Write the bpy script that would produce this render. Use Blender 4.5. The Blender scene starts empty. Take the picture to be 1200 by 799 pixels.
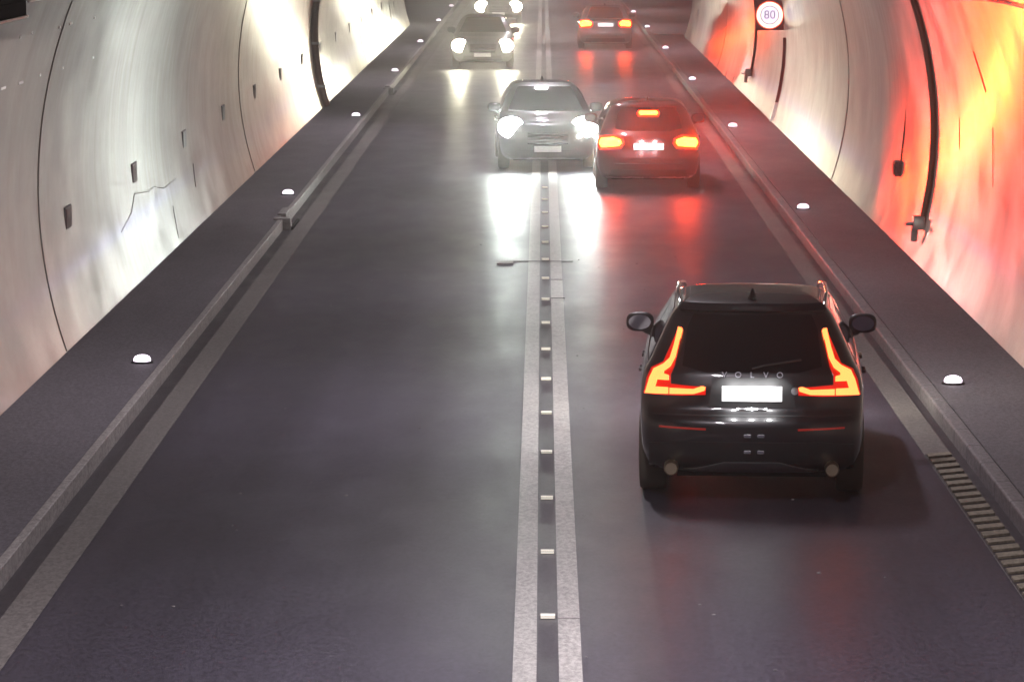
import bpy, bmesh, math, random
from mathutils import Vector, Matrix
random.seed(7)
S = bpy.context.scene
C = S.collection
PI = math.pi
R = math.radians

# ------------------------------------------------------------------ helpers
def link(name, me, mat=None, parent=None, smooth=False, ang=32):
    me.name = name
    if mat is not None:
        me.materials.clear(); me.materials.append(mat)
    if smooth:
        for p in me.polygons: p.use_smooth = True
        me.set_sharp_from_angle(angle=math.radians(ang))
    o = bpy.data.objects.new(name, me); C.objects.link(o)
    if parent: o.parent = parent
    return o

def obj(name, bm, mat=None, parent=None, smooth=False, ang=32, fix=True):
    if fix: bmesh.ops.recalc_face_normals(bm, faces=bm.faces)
    me = bpy.data.meshes.new(name); bm.to_mesh(me); bm.free()
    return link(name, me, mat, parent, smooth, ang)

def tag(o, label=None, cat=None, group=None, kind=None):
    if label: o['label'] = label
    if cat: o['category'] = cat
    if group: o['group'] = group
    if kind: o['kind'] = kind
    return o

def empty(name, loc, rz=0.0):
    o = bpy.data.objects.new(name, None); C.objects.link(o)
    o.location = loc; o.rotation_euler = (0, 0, rz); o.empty_display_size = .3
    return o

def copy_tree(o, parent=None):
    c = o.copy(); C.objects.link(c)
    c.parent = parent
    for ch in o.children: copy_tree(ch, c)
    return c

def box(bm, x0, x1, y0, y1, z0, z1, bev=0.0):
    r = bmesh.ops.create_cube(bm, size=1)
    vs = r['verts']
    for v in vs:
        v.co = Vector(((x0+x1)/2+v.co.x*(x1-x0), (y0+y1)/2+v.co.y*(y1-y0), (z0+z1)/2+v.co.z*(z1-z0)))
    if bev > 0:
        es = list({e for v in vs for e in v.link_edges})
        bmesh.ops.bevel(bm, geom=es, offset=bev, segments=2, affect='EDGES', profile=.5)

def tube(bm, pts, r, seg=8, caps=True):
    pts = [Vector(p) for p in pts]; rings = []
    for i, p in enumerate(pts):
        d = (pts[min(i+1, len(pts)-1)]-pts[max(i-1, 0)]).normalized()
        a = Vector((0, 0, 1)) if abs(d.z) < .9 else Vector((0, 1, 0))
        u = d.cross(a).normalized(); w = d.cross(u)
        rr = r[i] if isinstance(r, (list, tuple)) else r
        rings.append([bm.verts.new(p+u*math.cos(t)*rr+w*math.sin(t)*rr) for t in [2*PI*k/seg for k in range(seg)]])
    for a, b in zip(rings, rings[1:]):
        for k in range(seg): bm.faces.new((a[k], a[(k+1) % seg], b[(k+1) % seg], b[k]))
    if caps:
        bm.faces.new(rings[0][::-1]); bm.faces.new(rings[-1])

def lathe(bm, prof, seg=28, axis='z', off=(0, 0, 0)):
    off = Vector(off); rings = []
    for (r, h) in prof:
        ring = []
        for k in range(seg):
            t = 2*PI*k/seg; c, s = r*math.cos(t), r*math.sin(t)
            p = (c, s, h) if axis == 'z' else ((h, c, s) if axis == 'x' else (c, h, s))
            ring.append(bm.verts.new(Vector(p)+off))
        rings.append(ring)
    for a, b in zip(rings, rings[1:]):
        for k in range(seg): bm.faces.new((a[k], a[(k+1) % seg], b[(k+1) % seg], b[k]))
    return rings

def sheet(name, x0, x1, y0, y1, z, mat, kind=None, parent=None, ny=1):
    bm = bmesh.new()
    rows = [[bm.verts.new((x, y0+(y1-y0)*j/ny, z)) for x in (x0, x1)] for j in range(ny+1)]
    for j in range(ny): bm.faces.new((rows[j][0], rows[j][1], rows[j+1][1], rows[j+1][0]))
    o = obj(name, bm, mat, parent, fix=False)
    if kind: o['kind'] = kind
    return o

# ---------------------------------------------------------------- materials
def mat(name, col=(.5, .5, .5), rough=.5, metal=0, coat=0, spec=.5, emit=None, es=0):
    m = bpy.data.materials.new(name); m.use_nodes = True
    b = m.node_tree.nodes['Principled BSDF']
    b.inputs['Base Color'].default_value = (*col, 1)
    b.inputs['Roughness'].default_value = rough
    b.inputs['Metallic'].default_value = metal
    b.inputs['Coat Weight'].default_value = coat
    b.inputs['Coat Roughness'].default_value = .06
    b.inputs['Specular IOR Level'].default_value = spec
    if emit:
        b.inputs['Emission Color'].default_value = (*emit, 1)
        b.inputs['Emission Strength'].default_value = es
    return m

class NT:
    def __init__(s, m): s.t = m.node_tree; s.b = s.t.nodes['Principled BSDF']
    def n(s, ty, **kw):
        x = s.t.nodes.new(ty)
        for k, v in kw.items():
            if k in x.inputs: x.inputs[k].default_value = v
            else: setattr(x, k, v)
        return x
    def l(s, a, b): s.t.links.new(a, b)
    def coords(s, scale=(1, 1, 1)):
        tc = s.n('ShaderNodeTexCoord'); mp = s.n('ShaderNodeMapping'); mp.inputs['Scale'].default_value = scale
        s.l(tc.outputs['Object'], mp.inputs['Vector']); return mp.outputs[0]
    def noise(s, scale, sc=(1, 1, 1), detail=4, rough=.55):
        x = s.n('ShaderNodeTexNoise'); x.inputs['Scale'].default_value = scale
        x.inputs['Detail'].default_value = detail; x.inputs['Roughness'].default_value = rough
        s.l(s.coords(sc), x.inputs['Vector']); return x.outputs['Fac']
    def ramp(s, fac, stops):
        r = s.n('ShaderNodeValToRGB'); e = r.color_ramp.elements
        while len(e) < len(stops): e.new(.5)
        for k, (p, c) in zip(e, stops): k.position = p; k.color = (*c, 1) if len(c) == 3 else c
        s.l(fac, r.inputs[0]); return r.outputs[0]
    def mix(s, a, b, fac=None, mode='MULTIPLY', f=1.0):
        x = s.n('ShaderNodeMix', data_type='RGBA', blend_type=mode)
        x.inputs[0].default_value = f
        if fac is not None: s.l(fac, x.inputs[0])
        s.l(a, x.inputs[6]); s.l(b, x.inputs[7]); return x.outputs[2]
    def bump(s, h, strength, dist=.01, normal=None):
        x = s.n('ShaderNodeBump'); x.inputs['Strength'].default_value = strength; x.inputs['Distance'].default_value = dist
        s.l(h, x.inputs['Height'])
        if normal: s.l(normal, x.inputs['Normal'])
        return x.outputs[0]
g3 = lambda v: (v, v, v)

# painted / coated tunnel lining, faintly glossy, streaked top to bottom
def wall_mat():
    m = mat('wall_coating', rough=.3, spec=.34); t = NT(m)
    big = t.noise(.35, (1, .5, 1), 4)
    streak = t.noise(1.0, (.2, 2.2, .25), 6, .65)
    base = t.ramp(big, [(.3, (.50, .44, .37)), (.55, (.58, .51, .43)), (.75, (.61, .54, .46))])
    mask = t.ramp(t.noise(.28, (1, .45, .9), 3), [(.42, g3(.12)), (.62, g3(.8))])
    st = t.ramp(streak, [(.32, (.80, .74, .66)), (.5, (1, 1, 1)), (.8, (1.0, 1.0, 1.0))])
    blot = t.ramp(t.noise(.8, (1, .7, 1), 6, .7), [(.38, (.74, .71, .68)), (.6, g3(1))])
    c = t.mix(base, st, mask)
    c = t.mix(c, blot, f=.5)
    # soot collecting in the lowest half metre and high up, with a ragged edge
    tc = t.n('ShaderNodeTexCoord'); sp = t.n('ShaderNodeSeparateXYZ'); t.l(tc.outputs['Object'], sp.inputs[0])
    ad = t.n('ShaderNodeMath', operation='ADD'); t.l(sp.outputs['Z'], ad.inputs[0]); t.l(t.noise(2.2, (1, .7, 1), 5), ad.inputs[1])
    soot = t.ramp(ad.outputs[0], [(.45, (.78, .74, .70)), (.85, g3(1))])
    c = t.mix(c, soot, f=.5)
    t.l(c, t.b.inputs['Base Color'])
    s2 = t.noise(1.0, (.2, 4.5, .35), 5, .6); iso = t.noise(1.2, (1, .7, 1), 2, .5)
    hm_ = t.n('ShaderNodeMix', data_type='FLOAT'); t.l(mask, hm_.inputs[0]); t.l(iso, hm_.inputs[2]); t.l(s2, hm_.inputs[3])
    t.l(t.ramp(hm_.outputs[0], [(.32, g3(.16)), (.64, g3(.26))]), t.b.inputs['Roughness'])
    b1 = t.bump(hm_.outputs[0], .16, .010)
    t.l(t.bump(t.noise(.6, (1, .5, 1), 2), .16, .05, b1), t.b.inputs['Normal'])
    return m
M = {}
M['wall'] = wall_mat()
def asphalt(name, col, rlo, rhi, spec=.5, wear=False, track=False):
    m = mat(name, rough=.4, spec=spec); t = NT(m)
    big = t.noise(.5, (1, .12, 1), 4); fine = t.noise(60, (1, 1, 1), 3, .7); med = t.noise(1.7, (1, .35, 1), 6, .6)
    a = t.ramp(big, [(.3, tuple(c*.78 for c in col)), (.7, tuple(c*1.2 for c in col))])
    f = t.ramp(fine, [(.3, g3(.7)), (.7, g3(1.25))])
    gr = t.ramp(t.noise(26, (1, .45, 1), 3, .75), [(.38, g3(.62)), (.62, g3(1.25))])
    cc = t.mix(t.mix(a, f, f=.8), gr, f=.9)
    if wear: cc = t.mix(cc, t.ramp(t.noise(4.5, (1, .5, 1), 6, .75), [(.36, (.35, .33, .36)), (.50, g3(1))]), f=.35)
    if track: cc = t.mix(cc, t.ramp(t.noise(1.1, (1, .015, 1), 3), [(.36, g3(.80)), (.62, g3(1.14))]), f=1)
    t.l(cc, t.b.inputs['Base Color'])
    t.l(t.ramp(med, [(.3, g3(rlo)), (.7, g3(rhi))]), t.b.inputs['Roughness'])
    t.l(t.bump(fine, .45, .004, t.bump(t.noise(13, (1, .6, 1), 4, .7), .22, .006, t.bump(med, .05, .01))), t.b.inputs['Normal'])
    return m
M['road'] = asphalt('asphalt', (.041, .037, .052), .34, .44, .36, track=True)
M['walk'] = asphalt('walkway_asphalt', (.098, .090, .104), .6, .8, .3)
M['walk_r'] = asphalt('walkway_concrete', (.115, .108, .118), .55, .75, .35)
M['line'] = asphalt('worn_line_paint', (.31, .30, .285), .35, .46, .36, wear=True)
M['groove'] = asphalt('milled_asphalt', (.033, .030, .038), .36, .46, .36)
M['slab'] = asphalt('gutter_concrete', (.12, .11, .105), .5, .7)
M['kerb'] = asphalt('kerb_concrete', (.24, .225, .22), .45, .65)
M['kerb_dull'] = asphalt('kerb_shaded_concrete', (.15, .14, .145), .5, .7)  # kerb concrete darkened for the less lit right kerb; also grey boxes
M['channel'] = asphalt('dark_channel', (.035, .03, .035), .4, .6)  # near-black tone for the channels beside the kerbs and the grate base
M['ceiling'] = asphalt('bare_ceiling', (.16, .15, .14), .7, .9)
M['dark'] = mat('dark_metal', (.015, .014, .015), .85, spec=.1)
M['brown'] = mat('brown_pipe', (.15, .085, .06), .45)
M['joint'] = mat('joint_filler', (.17, .15, .13), .7)
M['steel'] = mat('galvanised_steel', (.45, .45, .46), .35, .8)
M['white'] = mat('white_plastic', (.8, .78, .74), .35)
M['boxdark'] = mat('socket_brown', (.045, .032, .028), .5)
M['marker'] = mat('marker_led', (.8, .8, .85), .3, emit=(.98, .82, 1.0), es=3.2)
M['stud'] = mat('stud_reflector_glow', (.85, .82, .72), .25, emit=(1, .95, .78), es=.35)  # reflector glows by itself in place of returned headlight
M['lamp'] = mat('luminaire_glass', (.8, .8, .8), .3, emit=(1, .93, .84), es=.4)
# vehicles
M['tyre'] = mat('tyre_rubber', (.085, .07, .05), .75)
M['rim'] = mat('alloy', (.35, .35, .36), .3, .9)
M['glass'] = mat('dark_glass', (.008, .008, .01), .05, coat=.5)
M['glass_rear'] = mat('tinted_glass', (.006, .005, .007), .09, spec=.12)
M['trim'] = mat('black_trim', (.012, .012, .013), .45)
M['under'] = mat('underbody', (.01, .009, .009), .8)
M['chrome'] = mat('chrome', (.75, .75, .78), .12, 1)
M['brass'] = mat('warm_steel', (.75, .62, .42), .3, 1)
M['dullsteel'] = mat('dull_steel', (.22, .22, .24), .4, .7)
M['plate'] = mat('plate_white', (.9, .9, .9), .4)
M['mirror'] = mat('mirror_glass', (.3, .3, .32), .03, 1)
M['red_refl'] = mat('red_reflector_glow', (.55, .02, .01), .2, coat=1, emit=(1, .03, .01), es=.03)  # reflector, no lamp; a faint red glow is put into it
M['tail_on'] = mat('tail_lamp_lit', (.5, .02, .01), .2, emit=(1.0, .15, .035), es=5.5)
M['tail_dim'] = mat('tail_lamp_red', (.35, .01, .005), .15, coat=1, emit=(1, .02, .005), es=.55)
M['brake_on'] = mat('brake_lamp_lit', (.5, .02, .01), .2, emit=(1.0, .045, .004), es=95)
M['brake_rim'] = mat('brake_lamp_rim', (.4, .01, .005), .2, emit=(1.0, .03, .006), es=5)
M['head_cool'] = mat('headlamp_cool', (.8, .8, .8), .1, emit=(.90, 1, .88), es=190)
M['head_warm'] = mat('headlamp_warm', (.8, .8, .8), .1, emit=(1, .95, .72), es=110)
M['housing'] = mat('lamp_housing', (.25, .25, .26), .15, .6, coat=1)
def paint(name, col, metal=.3, rough=.32):
    m = mat(name, col, rough, metal, coat=1); t = NT(m)      # road film thicker towards the sills
    tc = t.n('ShaderNodeTexCoord'); sp = t.n('ShaderNodeSeparateXYZ'); t.l(tc.outputs['Object'], sp.inputs[0])
    ad = t.n('ShaderNodeMath', operation='ADD'); t.l(sp.outputs['Z'], ad.inputs[0]); t.l(t.noise(3.5, (1, 1, 1), 6, .7), ad.inputs[1])
    f = t.ramp(ad.outputs[0], [(.62, g3(.40)), (.95, g3(.05))])
    a = t.n('ShaderNodeRGB'); a.outputs[0].default_value = (*col, 1); b = t.n('ShaderNodeRGB'); b.outputs[0].default_value = (.09, .08, .07, 1)
    t.l(t.mix(a.outputs[0], b.outputs[0], f, 'MIX'), t.b.inputs['Base Color'])
    t.l(t.ramp(f, [(0, g3(.0)), (1, g3(.9))]), t.b.inputs['Coat Roughness'])
    return m
M['paint_black'] = paint('paint_black', (.010, .009, .012))
M['paint_dark'] = paint('paint_dark_blue', (.008, .009, .013))
M['paint_red'] = paint('paint_dark_red', (.075, .02, .022))
M['paint_silver'] = paint('paint_silver', (.15, .15, .15), .5)
M['paint_grey'] = paint('paint_grey', (.15, .145, .145), .4)

# ------------------------------------------------------------ tunnel lining
CZ = 1.85
def arc(cx, R, z0, z1, side, n, z_is_angle=False):
    a0 = math.asin((z0-CZ)/R); a1 = z1 if z_is_angle else math.asin((z1-CZ)/R)
    return [(cx+side*R*math.cos(a0+(a1-a0)*k/n), CZ+R*math.sin(a0+(a1-a0)*k/n)) for k in range(n+1)]
def sweep(bm, prof, ys):
    rows = [[bm.verts.new((x, y, z)) for (x, z) in prof] for y in ys]
    for a, b in zip(rows, rows[1:]):
        for k in range(len(prof)-1): bm.faces.new((a[k], a[k+1], b[k+1], b[k]))
    return rows
RL, RR, CXR = 5.40, 5.36, -.07
YL, YR = 140.2, 128.0
def thick_wall(name, cx, R, z0, z1, side, y0, y1, th=.3):
    bm = bmesh.new()
    ys = [y0+(y1-y0)*k/40 for k in range(41)]
    a = arc(cx, R, z0, z1, side, 24); b = arc(cx, R+th, z0, z1, side, 24)
    prof = a+b[::-1]; prof.append(prof[0])
    # closed sweep
    rows = []
    for y in ys: rows.append([bm.verts.new((x, y, z)) for (x, z) in prof[:-1]])
    n = len(prof)-1
    for p, q in zip(rows, rows[1:]):
        for k in range(n): bm.faces.new((p[k], p[(k+1) % n], q[(k+1) % n], q[k]))
    bm.faces.new(rows[0]); bm.faces.new(rows[-1])
    return obj(name, bm, M['wall'], smooth=True, ang=40)
wl = tag(thick_wall('tunnel_wall', 0, RL, .0, 4.45, -1, -25, YL), 'long curved cream tunnel wall on the left with small dark boxes in a row', 'wall')
wr = tag(thick_wall('tunnel_wall', CXR, RR, .0, 4.45, 1, -25, YR), 'long curved tunnel wall on the right lit red and yellow by tail lamps', 'wall')
# ceiling above both walls
def ceiling(name, cx, R, z0, side_y, y0, y1):
    bm = bmesh.new(); a0 = math.asin((z0-CZ)/R)
    prof = [(cx+R*math.cos(t), CZ+R*math.sin(t)) for t in [a0+(PI-2*a0)*k/30 for k in range(31)]]
    sweep(bm, prof, [y0, (y0+y1)/2, y1])
    o = obj(name, bm, M['ceiling'], smooth=True, ang=60); o['kind'] = 'structure'; return o
ceiling('ceiling', -.035, 5.378, 4.452, 0, -25, 128)
RB = 8.45
bigc = ceiling('lay_by_ceiling', -.035, RB, 4.452, 0, 128, 262)
def lay_wall(name, side, cxs, Rs, y0, label):
    bm = bmesh.new()
    big = arc(-.035, RB, 0, 4.45, side, 20); small = arc(cxs, Rs, 0, 4.45, side, 20)
    sweep(bm, big, [y0, y0+30, y0+70, 262])
    ra = [bm.verts.new((x, y0+.003, z)) for x, z in big]; rb = [bm.verts.new((x, y0+.003, z)) for x, z in small]
    for k in range(20): bm.faces.new((ra[k], ra[k+1], rb[k+1], rb[k]))
    return tag(obj(name, bm, M['wall'], smooth=True, ang=40), label, 'wall')
lay_wall('lay_by_wall', -1, 0, RL+.3, YL, 'set-back grey wall of the left lay-by beyond where the cream wall ends')
lay_wall('lay_by_wall', 1, CXR, RR+.3, YR, 'set-back grey wall of the right lay-by beyond the dark shadow patch')
# end faces above the walls between small and large vault
bm = bmesh.new()
a0 = math.asin((4.452-CZ)/5.378); b0 = math.asin((4.452-CZ)/RB)
A = [(-.035+5.378*math.cos(a0+(PI-2*a0)*k/30), CZ+5.378*math.sin(a0+(PI-2*a0)*k/30)) for k in range(31)]
B = [(-.035+RB*math.cos(b0+(PI-2*b0)*k/30), CZ+RB*math.sin(b0+(PI-2*b0)*k/30)) for k in range(31)]
va = [bm.verts.new((x, 128.002, z)) for x, z in A]; vb = [bm.verts.new((x, 128.002, z)) for x, z in B]
for k in range(30): bm.faces.new((va[k], va[k+1], vb[k+1], vb[k]))
obj('vault_step', bm, M['ceiling'])['kind'] = 'structure'

def wx(side, z, inset=0.0):
    if side < 0: return -(math.sqrt(max(RL**2-(z-CZ)**2, 0))-inset)
    return CXR+math.sqrt(max(RR**2-(z-CZ)**2, 0))-inset
def wall_strip(name, side, y, z0, z1, w, proud, m, parent, n=18, lean=0.0):
    """a strip following the curve of the wall"""
    bm = bmesh.new(); prev = None
    for k in range(n+1):
        z = z0+(z1-z0)*k/n; yy = y+lean*(z-z0)
        pts = [(wx(side, z, -.01), yy-w/2, z), (wx(side, z, proud), yy-w/2*.8, z), (wx(side, z, proud), yy+w/2*.8, z), (wx(side, z, -.01), yy+w/2, z)]
        ring = [bm.verts.new(p) for p in pts]
        if prev:
            for j in range(3): bm.faces.new((prev[j], prev[j+1], ring[j+1], ring[j]))
        else: bm.faces.new(ring)
        prev = ring
    bm.faces.new(prev)
    return obj(name, bm, m, parent, smooth=True, ang=50)
for y in (12.5, 38.6, 64.3, 106.0, 127.0): wall_strip('joint', -1, y, .13, 4.44, .055, .010, M['joint'], wl)
for y in (15.0, 36.2, 62.6, 104.0): wall_strip('joint', 1, y, .13, 4.44, .055, .010, M['joint'], wr)
# hairline cracks and drips
def wall_poly(name, side, yz, r, m, parent):
    bm = bmesh.new(); tube(bm, [(wx(side, z, .002), y, z) for y, z in yz], r, 5)
    return obj(name, bm, m, parent)
wall_poly('crack', -1, [(45.3, .80), (46.6, .92), (47.3, 1.12), (48.9, 1.02), (49.6, 1.03), (50.7, .92), (52.4, .93)], .006, M['joint'], wl)
wall_poly('crack', -1, [(55.0, .95), (54.7, .62)], .007, M['joint'], wl)
wall_poly('crack', -1, [(51.3, .62), (50.9, .2)], .005, M['joint'], wl)
wall_poly('crack', 1, [(43.2, 3.15), (43.0, 2.95), (42.7, 2.7)], .011, M['joint'], wr)
wall_poly('crack', 1, [(45.9, 2.2), (45.9, 1.8)], .005, M['joint'], wr)
wall_poly('crack', 1, [(42.4, 2.3), (42.4, 1.6)], .005, M['joint'], wr)

def ordw(k): return ['nearest', 'second', 'third', 'fourth', 'fifth', 'sixth', 'seventh', 'eighth', 'ninth', 'tenth', 'eleventh', 'twelfth', 'thirteenth', 'fourteenth', 'fifteenth', 'sixteenth', 'seventeenth'][k]
# brown pipe down the left wall
p = tag(empty('drain_pipe', (wx(-1, .12), 84.8, .12)), 'thick brown pipe running down the left wall to the walkway', 'pipe')
bm = bmesh.new(); tube(bm, [(wx(-1, z, .07), 84.8, z) for z in [.13+4.2*k/16 for k in range(17)]], .085, 10)
o = obj('pipe_run', bm, M['brown'], smooth=True); o.parent = p; o.matrix_parent_inverse = Matrix.Translation(-p.location)
bm = bmesh.new()
bm.free()
for z in (.6, 1.6, 2.6, 3.6):
    bm = bmesh.new(); box(bm, wx(-1, z, -.0), wx(-1, z, .17), 84.69, 84.91, z-.03, z+.03)
    o = obj('bracket', bm, M['steel']); o.parent = p; o.matrix_parent_inverse = Matrix.Translation(-p.location)

def cable_with_valve(y, zb, r, label, m):
    e = tag(empty('wall_pipe', (wx(1, zb), y, zb)), label, 'pipe')
    inv = Matrix.Translation(-e.location)
    def put(o): o.parent = e; o.matrix_parent_inverse = inv
    bm = bmesh.new(); n = 18
    tube(bm, [(wx(1, z, r*.9), y, z) for z in [zb+.1+(4.4-zb)*k/n for k in range(n+1)]], r, 8); put(obj('pipe_run', bm, m, smooth=True))
    bm = bmesh.new(); x = wx(1, zb, .08)
    box(bm, x-.07, x+.09, y-.12, y+.12, zb-.02, zb+.16, .02)
    tube(bm, [(x-.04, y, zb), (x-.05, y, zb-.18)], .045, 8)
    put(obj('valve_body', bm, M['steel'], smooth=True))
    bm = bmesh.new(); tube(bm, [(x-.16, y-.1, zb+.06), (x-.05, y, zb+.06)], .025, 6); put(obj('valve_handle', bm, M['steel']))
cable_with_valve(48.6, .56, .045, 'dark vertical pipe with a steel valve low on the red-lit right wall', M['brown'])
cable_with_valve(89.6, .62, .03, 'thin dark cable ending in a small valve beside the round speed sign', M['dark'])
# black hose / gasket lower on the right wall under the sign
e = tag(empty('cable_duct', (wx(1, .13), 79, .13)), 'short black ribbed duct with a pale foot under the speed sign', 'duct')
o = wall_strip('duct_cover', 1, 79, .55, 1.95, .16, .06, M['dark'], e, lean=0); o.matrix_parent_inverse = Matrix.Translation(-e.location)
o = wall_strip('duct_foot', 1, 79, .14, .55, .14, .06, M['white'], e); o.matrix_parent_inverse = Matrix.Translation(-e.location)
# small grey box on the right wall
e = tag(empty('junction_box', (wx(1, 1.05), 52.8, 1.05)), 'small grey junction box on right wall left of the valve pipe', 'box')
bm = bmesh.new(); box(bm, -.10, .05, -.16, .16, -.11, .11, .015); obj('case', bm, M['kerb_dull'], e)
bm = bmesh.new(); box(bm, -.115, -.098, -.13, .13, -.08, .08, .004); obj('cover', bm, M['joint'], e)
bm = bmesh.new(); tube(bm, [(0.0, 0, .1), (.05, 0, .6), (.08, 0, 1.0)], .012, 6); obj('conduit', bm, M['joint'], e)

# row of small dark boxes on the left wall
proto = None
for k in range(13):
    y = 40.85+6.69*k; z = 1.37
    if k == 0:
        b = empty('wall_box', (wx(-1, z), y, z))
        bm = bmesh.new(); box(bm, -.02, .010, -.27, .27, -.135, .135, .004); obj('surround', bm, M['kerb_dull'], b)
        bm = bmesh.new(); box(bm, .009, .016, -.24, .24, -.115, .115, .003); obj('cover', bm, M['boxdark'], b)
        proto = b
    else:
        b = copy_tree(proto); b.location = (wx(-1, z), y, z)
    tag(b, ('small dark rectangular box on the left wall, %s from the camera' % ordw(k)) if k else 'largest and nearest small dark box on the left wall', 'wall box', 'dark boxes in a row on the left wall')

# black cable tray high on the left wall
e = tag(empty('cable_tray', (wx(-1, 4.1), 5, 4.1)), 'black cable tray with a bright lower rim high in top left corner', 'cable tray')
inv = Matrix.Translation(-e.location)
bm = bmesh.new(); box(bm, -5.0, -4.45, 0, 60, 4.09, 4.5); o = obj('tray', bm, M['dark'], e); o.matrix_parent_inverse = inv
bm = bmesh.new(); box(bm, -4.88, -4.44, 0, 31.2, 3.96, 4.088); o = obj('splice_box', bm, M['dark'], e); o.matrix_parent_inverse = inv
bm = bmesh.new()
box(bm, -4.447, -4.425, 31.3, 59.5, 4.07, 4.095)
o = obj('rim', bm, M['white'], e); o.matrix_parent_inverse = inv
bm = bmesh.new(); box(bm, -4.44, -4.42, 2, 31.2, 3.945, 3.965)
o = obj('rim', bm, M['white'], e); o.matrix_parent_inverse = inv
# glints of bolt heads put in as rows of white dashes
for ri, (z, ys) in enumerate([(3.62, [30.9, 32.1, 33.2, 35.4, 36.2, 38.3, 39.2, 41.3]), (3.12, [31.6, 33.0, 34.3, 35.2, 36.4, 37.8, 39.6, 42.3])]):
    bm = bmesh.new()
    for y in ys:
        x = wx(-1, z, .0); L = random.choice((.10, .22, .3)); zz = z+random.uniform(-.01, .01)
        box(bm, x-.02, x+.008, y-L/2, y+L/2, zz-.014, zz+.014, .003)
    tag(obj('bolt_glint_row', bm, M['white']), 'upper row of white dashes for bolt head glints on upper left wall' if ri == 0 else 'lower row of white dashes for bolt head glints on upper left wall', 'bolts', kind='stuff')
# thin white cable along the right wall top
bm = bmesh.new(); tube(bm, [(wx(1, 3.86+.01*math.sin(y), .03), y, 3.86+.008*math.sin(y*1.7)) for y in range(14, 49, 1)], .013, 6)
tag(obj('wall_cable', bm, M['white']), 'thin white cable stretched along the top right of the red-lit wall', 'cable')

# ------------------------------------------------------------ road surface
sheet('road', -3.52, 3.45, -25, 262, 0, M['road'], 'structure', ny=20)
sheet('ground', -320, 320, -330, 420, -.35, M['walk'], 'structure')
def bar(name, x0, x1, y0, y1, z0, z1, m, bev=0, kind='structure'):
    bm = bmesh.new(); box(bm, x0, x1, y0, y1, z0, z1, bev); o = obj(name, bm, m)
    if kind: o['kind'] = kind
    return o
# left side: slab, channel, kerb, walkway
sheet('gutter', -3.76, -3.505, -25, 262, .004, M['slab'], 'structure', ny=10)
bar('channel', -3.935, -3.762, -25, 262, -.2, -.03, M['channel'])
bm = bmesh.new()
segs = []; y = -25
while y < 134:
    segs.append((y, min(y+.992, 134))); y += 1.0
for (a, b) in segs:
    if 54.6 < a < 55.9 or 92.5 < a < 93.9: continue
    box(bm, -4.015, -3.937, a, b, -.2, .126, .008)
obj('kerb', bm, M['kerb'])['kind'] = 'structure'
bar('walkway', -5.16, -4.018, -25, 140, -.2, .12, M['walk'])
bar('lay_by', -8.3, -4.018, 140.01, 262, -.2, .12, M['walk'])
# right side
sheet('gutter', 3.43, 3.68, -25, 262, .004, M['slab'], 'structure', ny=10)
bar('channel', 3.683, 3.79, -25, 262, -.2, -.03, M['channel'])
bm = bmesh.new(); y = -25
while y < 262:
    box(bm, 3.792, 3.93, y, y+.99, -.2, .12, .02); y += 1.0
obj('kerb', bm, M['kerb_dull'])['kind'] = 'structure'
bar('walkway', 3.933, 5.12, -25, 129.4, -.2, .12, M['walk_r'])
bar('lay_by', 3.933, 8.25, 130.01, 262, -.2, .115, M['walk_r'])
bar('kerb', 3.96, 5.0, 129.41, 130.0, -.2, .15, M['kerb'], .01)
sheet('gutter_slab', 3.44, 3.66, 124, 139, .009, M['kerb'], 'structure')
# drain inlets in the left kerb
for i, yy in enumerate((55.2, 93.2)):
    e = tag(empty('drain_inlet', (-3.98, yy, 0)), ['pale kerb drain inlet in the left kerb nearest the camera', 'pale kerb drain inlet in the left kerb further off, before the silver car'][i], 'drain inlet', 'drain inlets in the left kerb')
    bm = bmesh.new(); box(bm, -.10, .16, -.55, -.3, -.2, .15, .015); obj('inlet_block', bm, M['kerb'], e)
    bm = bmesh.new(); box(bm, -.10, .04, .3, 1.4, -.2, .15, .015); obj('inlet_block', bm, M['kerb'], e)
    bm = bmesh.new(); box(bm, .16, .2, -.5, .9, -.05, .015); box(bm, -.08, -.02, -.3, .3, -.1, .1); obj('grille', bm, M['dark'], e)
# slotted drain covers
def grate(x0, x1, y0, y1, step, m, label, base='channel'):
    e = tag(empty('drain_grate', ((x0+x1)/2, y0, 0)), label, 'drain grate')
    inv = Matrix.Translation(-e.location)
    bm = bmesh.new(); box(bm, x0+.004, x1-.004, y0, y1, -.05, .010); o = obj('base', bm, M[base], e); o.matrix_parent_inverse = inv
    bm = bmesh.new(); y = y0
    while y < y1-.1:
        r = [bm.verts.new(p) for p in [(x0+.01, y, .012), (x1-.01, y+.12, .012), (x1-.01, y+.12+step*.55, .012), (x0+.01, y+step*.55, .012)]]
        f = bm.faces.new(r); ex = bmesh.ops.extrude_face_region(bm, geom=[f])
        for v in [g for g in ex['geom'] if isinstance(g, bmesh.types.BMVert)]: v.co.z += .018
        y += step
    o = obj('slats', bm, m, e); o.matrix_parent_inverse = inv
M['slat'] = asphalt('slat_iron', (.17, .15, .115), .5, .7)
M['slat_d'] = asphalt('slat_iron_dull', (.085, .078, .074), .5, .7)
grate(3.435, 3.675, 22.0, 32.2, .31, M['slat'], 'slotted rusty drain grate along the road edge at lower right')


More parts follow.
